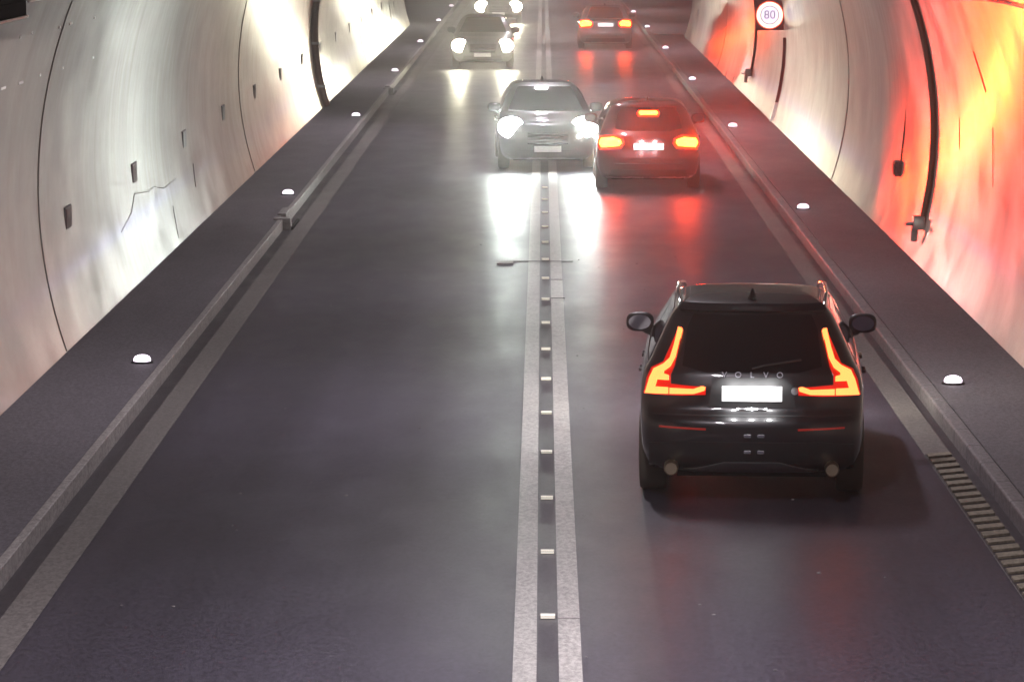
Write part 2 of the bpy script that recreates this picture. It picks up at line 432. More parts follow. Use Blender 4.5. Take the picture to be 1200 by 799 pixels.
# centre markings
ZL = .004
lines = bmesh.new()
def quad(bm, x0, x1, y0, y1, z):
    bm.faces.new([bm.verts.new(p) for p in ((x0, y0, z), (x1, y0, z), (x1, y1, z), (x0, y1, z))])
for y in range(-25, 256, 5):
    quad(lines, -.19, -.035, y, y+5, ZL); quad(lines, .11, .262, y, y+5, ZL)
obj('centre_lines', lines, M['line'], fix=False)['kind'] = 'structure'
sheet('milled_strip', -.033, .108, -25, 255, ZL, M['groove'], 'structure', ny=10)
bm = bmesh.new()
for _ in range(110):
    x, y = random.uniform(-3.4, 3.4), random.uniform(22, 75); r_ = random.uniform(.004, .013)
    q = bmesh.ops.create_icosphere(bm, subdivisions=1, radius=r_)
    for v in q['verts']: v.co = Vector((v.co.x*1.4+x, v.co.y+y, v.co.z*.6+.003))
tag(obj('road_grit', bm, M['kerb']), 'tiny pale specks of grit scattered over the asphalt', 'grit', kind='stuff')
# sensor joints across the lines
for (y, x0, x1, nm) in [(49.6, -.55, .42, 0), (24.72, .11, .262, 0), (45.0, .11, .28, 0), (47.2, .11, .262, 0)]:
    bm = bmesh.new(); box(bm, x0, x1, y-.018, y+.018, -.01, .008, 0); obj('road_joint', bm, M['groove' if y > 40 else 'kerb'])['kind'] = 'structure'
bm = bmesh.new(); box(bm, -.62, -.40, 49.2, 49.5, -.01, .016, .004); obj('road_patch', bm, M['kerb'])['kind'] = 'structure'

# reflective studs between the centre lines
proto = None
for k in range(16):
    y = 24.74+2.505*k
    if proto is None:
        s = empty('road_stud', (.04, y, ZL))
        bm = bmesh.new(); box(bm, -.055, .055, -.05, .05, .0, .022, .006); obj('stud_base', bm, M['kerb'], s)
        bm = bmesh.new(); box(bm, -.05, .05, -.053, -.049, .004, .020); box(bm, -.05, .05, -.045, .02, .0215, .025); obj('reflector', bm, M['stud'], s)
        proto = s
    else:
        s = copy_tree(proto); s.location = (.04, y, ZL)
    tag(s, 'reflective stud between the centre lines, %s one up from the bottom edge' % ('first' if k == 0 else ordw(k)), 'road stud', 'studs between the two centre lines')

# walkway marker lights
proto = None
spots = [(-1, -4.205, y) for y in (37.7, 59.4, 80.9, 102, 122.8, 144, 163.5)] + [(1, 4.10, y) for y in (36.1, 56.7, 77.2, 97.3, 117.6, 137, 155, 174)]
cnt = {-1: 0, 1: 0}
for side, x, y in spots:
    if side > 0: x = 4.13-.0018*(y-36) if y < 150 else 4.13-.0021*(y-36)
    else: x = -4.205+.0008*(y-37)
    if proto is None:
        s = empty('marker_light', (x, y, .12))
        bm = bmesh.new(); lathe(bm, [(.001, .0), (.115, 0), (.115, .015), (.09, .02), (.001, .02)], 20); obj('collar', bm, M['dark'], s)
        bm = bmesh.new(); lathe(bm, [(.090, .02), (.092, .04), (.076, .068), (.042, .083), (.001, .087)], 20); obj('lens', bm, M['marker'], s, smooth=True, ang=80)
        proto = s
    else:
        s = copy_tree(proto); s.location = (x, y, .12)
    tag(s, 'glowing white marker light on the %s walkway, %s the camera' % ('left' if side < 0 else 'right', ['nearest', 'second from', 'third from', 'fourth from', 'fifth from', 'sixth from', 'seventh from', 'eighth from'][cnt[side]] + (' to' if cnt[side] == 0 else '')), 'marker light', 'marker lights along the walkways')
    cnt[side] += 1

# speed sign on right wall
e = tag(empty('speed_sign', (4.955, 79.3, 2.43)), 'lit round speed limit sign reading 80 on a square black panel', 'sign')
bm = bmesh.new(); box(bm, -.31, .31, 0, .12, -.33, .33, .01); obj('panel', bm, mat('sign_panel', (.06, .008, .012), .5), e)
bm = bmesh.new(); box(bm, .30, .44, .02, .3, -.2, .33, .01); obj('bracket', bm, M['dark'], e)
M['ledring'] = mat('sign_ring', (.1, .1, .1), .4, emit=(1, .86, .62), es=2.2)
M['leddisc'] = mat('sign_face', (.1, .1, .1), .4, emit=(.93, .84, 1.0), es=1.5)
M['leddig'] = mat('sign_digits', (.02, .02, .02), .4, emit=(.30, .22, .42), es=.7)
def annulus(bm, r0, r1, y, seg=40):
    a = [bm.verts.new((r0*math.cos(2*PI*k/seg), y, r0*math.sin(2*PI*k/seg))) for k in range(seg)]
    b = [bm.verts.new((r1*math.cos(2*PI*k/seg), y, r1*math.sin(2*PI*k/seg))) for k in range(seg)]
    for k in range(seg): bm.faces.new((a[k], a[(k+1) % seg], b[(k+1) % seg], b[k]))
bm = bmesh.new(); annulus(bm, .205, .285, -.004); obj('ring', bm, M['ledring'], e)
bm = bmesh.new(); annulus(bm, .286, .308, -.004); obj('outer_ring', bm, mat('sign_red', (.2, .01, .01), .4, emit=(1, .05, .02), es=1.2), e)
bm = bmesh.new(); annulus(bm, .001, .20, -.004); obj('face', bm, M['leddisc'], e)
bm = bmesh.new(); annulus(bm, .188, .207, -.008, 36); obj('dot_ring', bm, M['leddig'], e)
def text_mesh(name, s, size, m, parent, loc, rot, ext=.004, spacing=1.0):
    cu = bpy.data.curves.new(name, 'FONT'); cu.body = s; cu.size = size; cu.extrude = ext
    cu.align_x = 'CENTER'; cu.align_y = 'CENTER'; cu.space_character = spacing
    t = bpy.data.objects.new(name, cu); C.objects.link(t)
    me = bpy.data.meshes.new_from_object(t.evaluated_get(bpy.context.evaluated_depsgraph_get()))
    bpy.data.objects.remove(t); o = link(name, me, m, parent); o.location = loc; o.rotation_euler = rot
    return o
text_mesh('digits', '80', .26, M['leddig'], e, (0, -.010, 0), (PI/2, 0, 0), .002)

# ------------------------------------------------------------ added ceiling lamps, out of view
def area_light(name, parent, loc, rot, sx, sy, power, col):
    d = bpy.data.lights.new(name, 'AREA'); d.shape = 'RECTANGLE'; d.size = sx; d.size_y = sy; d.energy = power; d.color = col
    o = bpy.data.objects.new(name, d); C.objects.link(o); o.parent = parent; o.location = loc; o.rotation_euler = rot
    return o
AMB = 640
LAMPS = [(-4, .5), (10, .6), (22, .95), (35, .75), (46, .45), (57, .5), (67, .5)]+[(77+20*k, 1.0) for k in range(9)]  # unseen luminaires, placed and powered to fill road and walls
for y, part in LAMPS:
    e = tag(empty('ceiling_fill_lamp', (0, y, 7.1)), 'unseen tunnel luminaire added under the ceiling for ambient light', 'lamp', 'added luminaires along the tunnel ceiling')
    bm = bmesh.new(); box(bm, -.18, .18, -1.0, 1.0, -.06, .08, .02); obj('housing', bm, M['steel'], e)
    bm = bmesh.new(); box(bm, -.15, .15, -.95, .95, -.075, -.061); obj('glass', bm, M['lamp'], e)
    al = area_light('fill_light', e, (0, 0, -.09), (0, 0, 0), .3, 1.9, AMB, (1, .91, .98)); al.data.spread = R(128)
    al.data.energy = AMB*part

# ------------------------------------------------------------------ vehicles
def crom(p0, p1, p2, p3, t):
    return .5*((2*p1)+(-p0+p2)*t+(2*p0-5*p1+4*p2-p3)*t*t+(-p0+3*p1-3*p2+p3)*t*t*t)
class Body:
    """levels: (z, y_rear, y_front, half_width, cap_rear, cap_front)"""
    def __init__(s, L, levels, n=2.6, taper=.06):
        s.L = L; s.n = n; s.tp = taper; s.lv = []
        N = len(levels)
        for i in range(N-1):
            q = [levels[max(i-1, 0)], levels[i], levels[i+1], levels[min(i+2, N-1)]]
            for k in range(3):
                t = k/3; a = tuple(crom(q[0][j], q[1][j], q[2][j], q[3][j], t)*.55+(q[1][j]*(1-t)+q[2][j]*t)*.45 for j in range(6))
                s.lv.append(a)
        s.lv.append(levels[-1])
        z = -9; out = []
        for a in s.lv:
            if a[0] <= z+1e-4: a = (z+.0012,)+a[1:]
            out.append(a); z = a[0]
        s.lv = out
    def at(s, z):
        lv = s.lv
        if z <= lv[0][0]: return lv[0]
        for a, b in zip(lv, lv[1:]):
            if z <= b[0]:
                t = (z-a[0])/(b[0]-a[0]); return tuple(a[j]*(1-t)+b[j]*t for j in range(6))
        return lv[-1]
    def tap(s, y): t = (y-s.L/2)/(s.L/2); return 1-s.tp*abs(t)**3
    def rear(s, x, z):
        a = s.at(z); q = min(abs(x)/a[3], .9999); y = a[1]+a[4]*(1-(1-q**s.n)**(1/s.n)); return Vector((x*s.tap(y), y, z))
    def front(s, x, z):
        a = s.at(z); q = min(abs(x)/a[3], .9999); y = a[2]-a[5]*(1-(1-q**s.n)**(1/s.n)); return Vector((x*s.tap(y), y, z))
    def side(s, sgn):
        def f(y, z):
            a = s.at(z); return Vector((sgn*a[3]*s.tap(y), y, z))
        return f
    def mesh(s):
        bm = bmesh.new(); rows = []
        K = 12
        for a in s.lv:
            z, yr, yf, w, cr, cf = a; pts = []
            for k in range(-K, K+1):
                x = w*math.sin(k/K*PI/2); q = abs(x)/w; y = yr+cr*(1-max(1-q**s.n, 0)**(1/s.n)); pts.append((x, y))
            ys, ye = yr+cr, yf-cf
            for k in range(1, 12): pts.append((w, ys+(ye-ys)*k/12))
            for k in range(K, -K-1, -1):
                x = w*math.sin(k/K*PI/2); q = abs(x)/w; y = yf-cf*(1-max(1-q**s.n, 0)**(1/s.n)); pts.append((x, y))
            for k in range(1, 12): pts.append((-w, ye+(ys-ye)*k/12))
            rows.append([bm.verts.new((x*s.tap(y), y, z)) for x, y in pts])
        n = len(rows[0])
        for a, b in zip(rows, rows[1:]):
            for k in range(n): bm.faces.new((a[k], a[(k+1) % n], b[(k+1) % n], b[k]))
        bm.faces.new(rows[0][::-1]); bm.faces.new(rows[-1])
        bmesh.ops.recalc_face_normals(bm, faces=bm.faces)
        return bm

def patch(name, poly, fn, outsign, m, parent, d=.006, base=-.02, grid=.05, smooth=True):
    """polygon in surface coordinates laid over a body surface with thickness"""
    bm = bmesh.new()
    bm.faces.new([bm.verts.new((u, v, 0)) for u, v in poly])
    us = [p[0] for p in poly]; vs = [p[1] for p in poly]
    for ax, lo, hi in ((0, min(us), max(us)), (1, min(vs), max(vs))):
        n = int((hi-lo)/grid)
        for k in range(1, n+1):
            c = lo+(hi-lo)*k/(n+1); co = (c, 0, 0) if ax == 0 else (0, c, 0); no = (1, 0, 0) if ax == 0 else (0, 1, 0)
            bmesh.ops.bisect_plane(bm, geom=bm.verts[:]+bm.edges[:]+bm.faces[:], plane_co=co, plane_no=no)
    bmesh.ops.triangulate(bm, faces=[f for f in bm.faces if len(f.verts) > 4])
    def pt(u, v, off):
        p = fn(u, v); e = .004
        a = fn(u+e, v)-fn(u-e, v); b = fn(u, v+e)-fn(u, v-e)
        nn = a.cross(b).normalized()
        if nn.dot(outsign) < 0: nn = -nn
        return p+nn*off
    top = {v: v.co.copy() for v in bm.verts}
    bound = [e for e in bm.edges if len(e.link_faces) == 1]
    low = {}
    for e in bound:
        for v in e.verts:
            if v not in low: low[v] = bm.verts.new(pt(v.co.x, v.co.y, base))
    pairs = [(e.verts[0], e.verts[1]) for e in bound]
    for v, c in top.items(): v.co = pt(c.x, c.y, d)
    for a, b in pairs: bm.faces.new((a, b, low[b], low[a]))
    return obj(name, bm, m, parent, smooth, 40)

def mirror_poly(p): return [(-x, z) for x, z in p][::-1]

def spot(name, parent, loc, rot, power, col, size=150, blend=1.0, r=.04, cut=None):
    d = bpy.data.lights.new(name, 'SPOT'); d.energy = power; d.color = col; d.spot_size = math.radians(size); d.spot_blend = blend; d.shadow_soft_size = r
    o = bpy.data.objects.new(name, d); C.objects.link(o); o.parent = parent; o.location = loc; o.rotation_euler = rot
    if cut:
        # low beam: light falls off above the horizontal cut-off, with a bluish edge
        d.use_nodes = True; nt = d.node_tree; em = nt.nodes.get('Emission')
        ge = nt.nodes.new('ShaderNodeNewGeometry'); sx = nt.nodes.new('ShaderNodeSeparateXYZ')
        nt.links.new(ge.outputs['Incoming'], sx.inputs[0])
        mr = nt.nodes.new('ShaderNodeMapRange'); mr.inputs['From Min'].default_value = -.02; mr.inputs['From Max'].default_value = .02
        nt.links.new(sx.outputs['Z'], mr.inputs['Value'])
        cr = nt.nodes.new('ShaderNodeValToRGB'); el = cr.color_ramp.elements
        hi, lo = 1.0, cut
        stops = [(0, (hi, hi, hi*.92, 1)), (.42, (hi, hi, hi*.92, 1)), (.50, (lo*1.6, lo*1.7, lo*3.4, 1)), (.60, (lo*1.15, lo*1.1, lo*1.5, 1)), (.72, (lo, lo, lo, 1))]
        while len(el) < len(stops): el.new(.5)
        for k, (p, c) in zip(el, stops): k.position = p; k.color = c
        nt.links.new(mr.outputs[0], cr.inputs[0])
        nt.links.new(cr.outputs[0], em.inputs['Color'])
    return o

def wheel_mesh(r, w):
    bm = bmesh.new()
    lathe(bm, [(r*.62, -w*.46), (r*.80, -w*.5), (r*.95, -w*.47), (r, -w*.36), (r, w*.36), (r*.95, w*.47), (r*.80, w*.5), (r*.62, w*.46), (r*.6, 0), (r*.62, -w*.46)], 32, 'x')
    ty = bm
    rb = bmesh.new(); n = 40
    def ring(rr, x): return [rb.verts.new((x, rr*math.cos(2*PI*k/n), rr*math.sin(2*PI*k/n))) for k in range(n)]
    h0, h1, o1, o2, o3 = ring(r*.05, w*.34), ring(r*.17, w*.33), ring(r*.56, w*.38), ring(r*.615, w*.40), ring(r*.60, -w*.42)
    rb.faces.new(h0)
    for k in range(n):
        j = (k+1) % n
        for p, q in ((h0, h1), (o1, o2), (o2, o3)): rb.faces.new((p[k], p[j], q[j], q[k]))
        if k % 8 < 4: rb.faces.new((h1[k], h1[j], o1[j], o1[k]))
    return ty, rb

SUV = dict(L=4.69, r=.37, axr=.86, axf=3.73, tw=.235, levels=[
    (.24, .30, 4.40, .80, .25, .35), (.31, .08, 4.58, .885, .30, .45), (.42, .02, 4.66, .935, .34, .55), (.56, .0, 4.69, .95, .36, .6), (.68, .01, 4.69, .955, .36, .62),
    (.735, .05, 4.68, .955, .34, .62), (.80, .10, 4.66, .955, .30, .6), (.95, .115, 4.60, .95, .28, .6), (1.02, .135, 4.42, .935, .28, .6), (1.065, .15, 3.95, .92, .28, .45),
    (1.10, .17, 3.52, .90, .28, .30), (1.15, .205, 3.34, .87, .28, .28), (1.35, .34, 2.93, .77, .26, .26), (1.50, .46, 2.55, .69, .24, .24), (1.575, .50, 2.30, .63, .2, .22), (1.62, .62, 2.05, .56, .25, .25), (1.645, .85, 1.9, .47, .3, .3), (1.655, 1.1, 1.7, .32, .3, .3)])
HATCH = dict(L=4.42, r=.33, axr=.80, axf=3.45, tw=.21, levels=[
    (.20, .28, 4.12, .76, .25, .35), (.28, .08, 4.30, .85, .30, .45), (.40, .02, 4.38, .89, .34, .55), (.54, .0, 4.42, .905, .36, .6), (.62, .03, 4.42, .91, .34, .62),
    (.72, .07, 4.40, .91, .32, .6), (.86, .09, 4.32, .905, .30, .6), (.93, .11, 4.12, .89, .28, .55), (.975, .13, 3.65, .87, .28, .40), (1.01, .15, 3.30, .855, .28, .30),
    (1.06, .18, 3.14, .825, .28, .28), (1.25, .33, 2.75, .74, .26, .26), (1.38, .44, 2.40, .665, .24, .24), (1.445, .50, 2.15, .60, .2, .22), (1.485, .64, 1.95, .53, .25, .25), (1.505, .85, 1.8, .45, .3, .3), (1.515, 1.05, 1.6, .30, .3, .3)])
SEDAN = dict(L=4.62, r=.32, axr=.98, axf=3.72, tw=.21, levels=[
    (.19, .28, 4.32, .76, .25, .35), (.27, .08, 4.50, .85, .30, .45), (.38, .02, 4.58, .89, .34, .55), (.52, .0, 4.62, .905, .36, .6), (.60, .03, 4.62, .91, .34, .62),
    (.70, .06, 4.60, .91, .32, .6), (.82, .08, 4.52, .905, .30, .6), (.90, .10, 4.30, .89, .28, .55), (.945, .22, 3.80, .87, .28, .40), (.975, .60, 3.42, .85, .28, .30),
    (1.02, .78, 3.25, .82, .28, .28), (1.18, 1.10, 2.85, .735, .26, .26), (1.30, 1.35, 2.50, .665, .24, .24), (1.36, 1.52, 2.25, .60, .2, .22), (1.395, 1.66, 2.05, .53, .18, .18), (1.41, 1.72, 1.98, .45, .1, .1), (1.418, 1.76, 1.94, .30, .06, .06)])

def cyl_cut(bm, x0, x1, y, z, r):
    rr = lathe(bm, [(r, x0), (r, x1)], 32, 'x', (0, y, z))
    bm.faces.new(rr[0]); bm.faces.new(rr[1][::-1])

def make_car(spec, paintm, loc, rz, label, cat, group=None, tail='plain', tail_on=M['tail_dim'], head=None, name='car', hzc=None, scale=1.0):
    root = empty(name, loc, rz)
    tag(root, label, cat, group)
    root.scale = (scale, 1, 1) if scale != 1.0 else (1, 1, 1)
    B = Body(spec['L'], spec['levels']); L = spec['L']; r = spec['r']; tw = spec['tw']
    wmax = max(l[3] for l in spec['levels'])
    # shell with wheel arches cut out
    body = obj('body', B.mesh(), paintm, None)
    cb = bmesh.new()
    for y in (spec['axr'], spec['axf']):
        for sg in (-1, 1): cyl_cut(cb, sg*.62, sg*1.2, y, r-.01, r+.06)
    bmesh.ops.recalc_face_normals(cb, faces=cb.faces)
    cut = obj('cutter', cb)
    md = body.modifiers.new('b', 'BOOLEAN'); md.operation = 'DIFFERENCE'; md.object = cut; md.solver = 'EXACT'
    me = bpy.data.meshes.new_from_object(body.evaluated_get(bpy.context.evaluated_depsgraph_get()))
    bpy.data.objects.remove(body); bpy.data.objects.remove(cut)
    body = link('body', me, paintm, root, True, 30)
    # wheels
    wproto = None
    for y in (spec['axr'], spec['axf']):
        for sg in (-1, 1):
            xw = sg*(wmax*.985-tw/2)
            if wproto is None:
                a, b = wheel_mesh(r, tw)
                wh = bpy.data.objects.new('wheel', None)
                C.objects.link(wh); wh.parent = root
                obj('tyre', a, M['tyre'], wh, True, 40); obj('rim', b, M['rim'], wh, True, 30); wproto = wh
            else: wh = copy_tree(wproto, root)
            wh.location = (xw, y, r); wh.rotation_euler = (0, 0, 0 if sg > 0 else PI)
    bk, fw = Vector((0, -1, .2)), Vector((0, 1, .3))
    big = spec is SUV; sed = spec is SEDAN
    zw = 1.0 if big else (.91 if not sed else .86)     # scale for heights
    # underbody
    bm = bmesh.new(); box(bm, -.62, .62, .5, L-.5, .17, .3); obj('underbody', bm, M['under'], root)
    # glass
    if big:
        rg = [(-.60, 1.13), (-.40, 1.085), (.40, 1.085), (.60, 1.13), (.555, 1.42), (.50, 1.53), (-.50, 1.53), (-.555, 1.42)]
        wsb, wst = 1.125, 1.57; xb, xt = .72, .52
    elif not sed:
        rg = [(-.60, 1.06), (-.40, 1.02), (.40, 1.02), (.60, 1.06), (.53, 1.30), (.46, 1.41), (-.46, 1.41), (-.53, 1.30)]
        wsb, wst = 1.035, 1.44; xb, xt = .70, .50
    else:
        rg = [(-.62, 1.0), (.62, 1.0), (.54, 1.2), (.46, 1.345), (-.46, 1.345), (-.54, 1.2)]
        wsb, wst = 1.0, 1.355; xb, xt = .70, .50
    patch('rear_window', rg, B.rear, bk, M['glass_rear'] if big else M['glass'], root, .004)
    patch('windscreen', [(-xb, wsb), (xb, wsb), (xt, wst), (-xt, wst)], B.front, Vector((0, .5, 1)), M['glass'], root, .004)
    for sg in (-1, 1):
        zb, zt = wsb+.015, wst-.035
        y0b, y0t = (.62, .95) if big else ((.60, .85) if not sed else (1.15, 1.65))
        y1b, y1t = (3.05, 2.35) if big else ((2.85, 2.2) if not sed else (2.9, 2.25))
        ym = (y0b+y1b)/2+.15
        patch('side_window', [(y0b, zb), (ym-.03, zb), (ym-.03, zt), (y0t, zt)], B.side(sg), Vector((sg, 0, .3)), M['glass'], root, .004, grid=.2)
        patch('side_window', [(ym+.03, zb), (y1b, zb), (y1t, zt), (ym+.03, zt)], B.side(sg), Vector((sg, 0, .3)), M['glass'], root, .004, grid=.2)
        patch('window_trim', [(y0b-.05, zb-.03), (y1b+.05, zb-.03), (y1b+.05, zb-.012), (y0b-.05, zb-.012)], B.side(sg), Vector((sg, 0, .3)), M['chrome'], root, .010, grid=.3)
        patch('sill', [(spec['axr']+r+.08, .26), (spec['axf']-r-.08, .26), (spec['axf']-r-.08, .36), (spec['axr']+r+.08, .36)], B.side(sg), Vector((sg, 0, 0)), M['trim'], root, .008, grid=.3)
        for yh in (spec['axr']+.75, spec['axr']+1.75):
            p0 = B.side(sg)(yh, .93*zw); bm = bmesh.new(); box(bm, p0.x-.02, p0.x+.02+(.012*sg), yh-.1, yh+.1, p0.z-.016, p0.z+.016, .006); obj('door_handle', bm, paintm, root)
        # mirror
        ymr = y1b-.12; zmr = wsb+.055
        xm = B.side(sg)(ymr, wsb).x
        bm = bmesh.new(); r_ = bmesh.ops.create_uvsphere(bm, u_segments=20, v_segments=12, radius=1)
        for v in bm.verts:
            c = v.co; v.co = Vector((math.copysign(abs(c.x)**.7, c.x)*.125, (math.copysign(abs(c.y)**.8, c.y)*.10 if c.y > 0 else c.y*.035), math.copysign(abs(c.z)**.7, c.z)*.088))
            v.co += Vector((xm+sg*.115, ymr, zmr))
        tube(bm, [(xm-sg*.03, ymr+.02, wsb-.04), (xm+sg*.06, ymr+.02, wsb-.02), (xm+sg*.10, ymr+.02, zmr-.04)], [.045, .035, .035], 8)
        mi = obj('mirror', bm, M['trim'] if big else paintm, root, True, 60)
        bm = bmesh.new(); rr = lathe(bm, [(.001, -.002), (1, 0)], 20, 'y')
        for v in bm.verts: v.co = Vector((v.co.x*.10+xm+sg*.118, ymr-.037, v.co.z*.066+zmr))
        obj('mirror_glass', bm, M['mirror'], mi)
    # roof details
    if big:
        for sg in (-1, 1):
            bm = bmesh.new()
            tube(bm, [(sg*.60, .72, 1.575), (sg*.61, .80, 1.625), (sg*.63, 1.2, 1.64), (sg*.63, 2.0, 1.635), (sg*.60, 2.3, 1.61), (sg*.585, 2.4, 1.575)], .017, 8)
            obj('roof_rail', bm, M['chrome'], root, True, 60)
        bm = bmesh.new(); tube(bm, [(0, .75, 1.63), (0, .66, 1.72)], [.04, .012], 8); obj('antenna', bm, M['trim'], root, True)
        patch('spoiler', [(-.60, 1.545), (.60, 1.545), (.58, 1.575), (-.58, 1.575)], B.rear, bk, paintm, root, .06)
        patch('high_brake_lamp', [(-.17, 1.55), (.17, 1.55), (.17, 1.568), (-.17, 1.568)], B.rear, bk, M['trim'], root, .064)
        w_ = bmesh.new(); p0 = B.rear(0, 1.12); p1 = B.rear(.42, 1.16)
        tube(w_, [p0+Vector((0, -.03, 0)), p0+Vector((.1, -.04, .03)), p1+Vector((0, -.025, .03))], .009, 6); obj('wiper', w_, M['trim'], root)
    else:
        bm = bmesh.new(); zt = spec['levels'][-1][0]; ya = .9 if not sed else 1.75
        tube(bm, [(0, ya, zt-.03), (0, ya-.06, zt+.05)], [.04, .012], 8); obj('antenna', bm, M['chrome'] if head else M['trim'], root, True)
    # front face: grille, lower intake, headlamps
    patch('grille', [(-.40, .52*zw), (.40, .52*zw), (.45, .80*zw), (-.45, .80*zw)], B.front, fw, M['trim'], root, .006)
    patch('front_intake', [(-.62, .28*zw), (.62, .28*zw), (.56, .42*zw), (-.56, .42*zw)], B.front, fw, M['trim'], root, .006)
    for k in range(4):
        z = (.56+.065*k)*zw; patch('grille_bar', [(-.39, z), (.39, z), (.39, z+.014), (-.39, z+.014)], B.front, fw, M['chrome'], root, .012, grid=.1)
    hc = hzc or .785*zw
    for sg in (-1, 1):
        hp = [(.50, hc-.085), (.83, hc-.045), (.86, hc+.065), (.60, hc+.08), (.49, hc+.035)]
        if sg < 0: hp = mirror_poly(hp)
        hl = patch('headlamp', hp, B.front, fw, M['housing'], root, .008)
        if head:
            hm, power, col, cutv = head; lr = (.27 if power > 300 else .24) if power > 210 else .13  # oncoming cars: lens enlarged to stand in for the headlamp's glare disc
            cx, cz = sg*.70, hc
            p0 = B.front(cx, cz); bm = bmesh.new(); bmesh.ops.create_uvsphere(bm, u_segments=20, v_segments=12, radius=1)
            for v in bm.verts: v.co = Vector((v.co.x*lr, v.co.y*.08, v.co.z*lr*.8))+p0
            obj('lamp_lens_glare', bm, hm, hl, True, 80)
            spot('low_beam', hl, p0+Vector((0, .16, 0)), (PI/2, 0, 0), power, col, 165, 1.0, .07, cutv)
    patch('front_plate', [(-.26, .40*zw), (.26, .40*zw), (.26, .515*zw), (-.26, .515*zw)], B.front, fw, M['plate'], root, .022)
    # rear face
    if big:
        lw = M['tail_on']
        # housing (dim red) and lit strips, measured off the picture
        hs = [(.40, .905), (.60, .895), (.925, .895), (.90, 1.02), (.86, 1.10), (.76, 1.15), (.70, 1.27), (.64, 1.39), (.605, 1.40), (.62, 1.30), (.665, 1.13), (.70, 1.06), (.70, .985), (.40, .965)]
        strip = [(.595, 1.405), (.625, 1.41), (.665, 1.27), (.70, 1.175), (.755, 1.125), (.835, 1.085), (.868, 1.02), (.905, .90), (.72, .905), (.72, .955), (.83, .955), (.812, 1.012), (.715, 1.012), (.715, 1.05), (.755, 1.058), (.755, 1.078), (.70, 1.115), (.655, 1.19)]
        inner = [(.705, .905), (.50, .91), (.41, .938), (.40, .965), (.43, .972), (.50, .95), (.705, .952)]
        for sg in (-1, 1):
            f = (lambda p: p) if sg > 0 else mirror_poly
            h = patch('tail_lamp', f(hs), B.rear, bk, M['tail_dim'], root, .012, grid=.03)
            patch('light_strip', f(strip), B.rear, bk, lw, h, .030, base=.0, grid=.03)
            patch('light_strip', f(inner), B.rear, bk, lw, h, .030, base=.0, grid=.03)
            patch('bumper_reflector', f([(.40, .625), (.80, .635), (.80, .65), (.40, .642)]), B.rear, bk, M['red_refl'], root, .010)
            e_ = bmesh.new()
            rr = lathe(e_, [(.055, -.03), (.06, 0), (.06, .16), (.052, .16), (.05, -.02), (.001, -.018)], 20, 'y', (sg*.66, -.01, .31))
            obj('exhaust_pipe', e_, M['brass'], root, True, 40)
        patch('plate_recess', [(-.38, .80), (.38, .80), (.34, 1.045), (-.34, 1.045)], B.rear, bk, M['trim'], root, .005)
        patch('rear_plate', [(-.26, .855), (.26, .855), (.26, .975), (-.26, .975)], B.rear, bk, M['plate'], root, .022, grid=.1)
        for xl in (-.17, 0, .17): spot('plate_fill', root, B.rear(xl, .915)+Vector((0, -.24, .16)), (math.radians(50), 0, 0), 7, (1, 1, 1), 80, .3, .02)  # added spots hung behind the tailgate to whiten the plate
        patch('bumper_trim', [(-.88, .27), (.88, .27), (.88, .50), (.60, .53), (-.60, .53), (-.88, .50)], B.rear, bk, M['trim'], root, .010)
        patch('skid_plate', [(-.58, .29), (-.5, .275), (.5, .275), (.58, .29), (.40, .325), (.24, .365), (-.24, .365), (-.40, .325)], B.rear, bk, M['rim'], root, .022)
        patch('boot_handle', [(-.13, .782), (.13, .782), (.13, .797), (-.13, .797)], B.rear, bk, M['chrome'], root, .014)
        patch('tailgate_crease', [(-.86, .735), (.86, .735), (.86, .748), (-.86, .748)], B.rear, bk, M['trim'], root, .003)
        bm = bmesh.new()
        for x in (-.035, .075):
            for z in (.585, .45):
                p0 = B.rear(x, z); box(bm, x-.03, x+.03, p0.y-.03, p0.y+.01, z-.014, z+.014, .004)
        obj('tow_cover_clips', bm, M['chrome'], root)
        for k, ch in enumerate('VOLVO'): text_mesh('letter', ch, .07, M['dullsteel'], root, B.rear(-.24+.12*k, 1.068)+Vector((0, -.018, 0)), (math.radians(70), 0, 0), .005)
        p0 = B.rear(.37, .94); bm = bmesh.new(); lathe(bm, [(.001, -.012), (.03, -.010), (.034, .01)], 16, 'y', p0); obj('badge', bm, M['steel'], root)
    else:
        hz = .83*zw/.91 if not sed else .84
        pl = [(.44, hz-.02), (.50, hz-.10), (.86, hz-.13), (.895, hz-.02), (.86, hz+.10), (.60, hz+.12), (.46, hz+.06)]
        co = [(.49, hz-.01), (.53, hz-.06), (.82, hz-.085), (.855, hz-.01), (.82, hz+.06), (.62, hz+.08), (.50, hz+.04)]
        for sg in (-1, 1):
            f = (lambda p: p) if sg > 0 else mirror_poly
            lit = tail in ('brake', 'lit')
            h = patch('tail_lamp', f(pl), B.rear, bk, M['brake_rim'] if lit else M['tail_dim'], root, .012, grid=.04)
            if lit: patch('lamp_core', f(co), B.rear, bk, M['brake_on'], h, .04, base=0, grid=.04)
            if tail == 'brake':
                spot('brake_light', h, B.rear(sg*.66, hz)+Vector((0, -.14, 0)), (-R(96.5), 0, R(13)), BRK, (1, .028, .004), 30, 1.0, .10)
            elif tail == 'lit':
                spot('tail_light', h, B.rear(sg*.66, hz)+Vector((0, -.14, 0)), (-R(94), 0, R(6)), TLT, (1, .07, .008), 38, 1.0, .10)
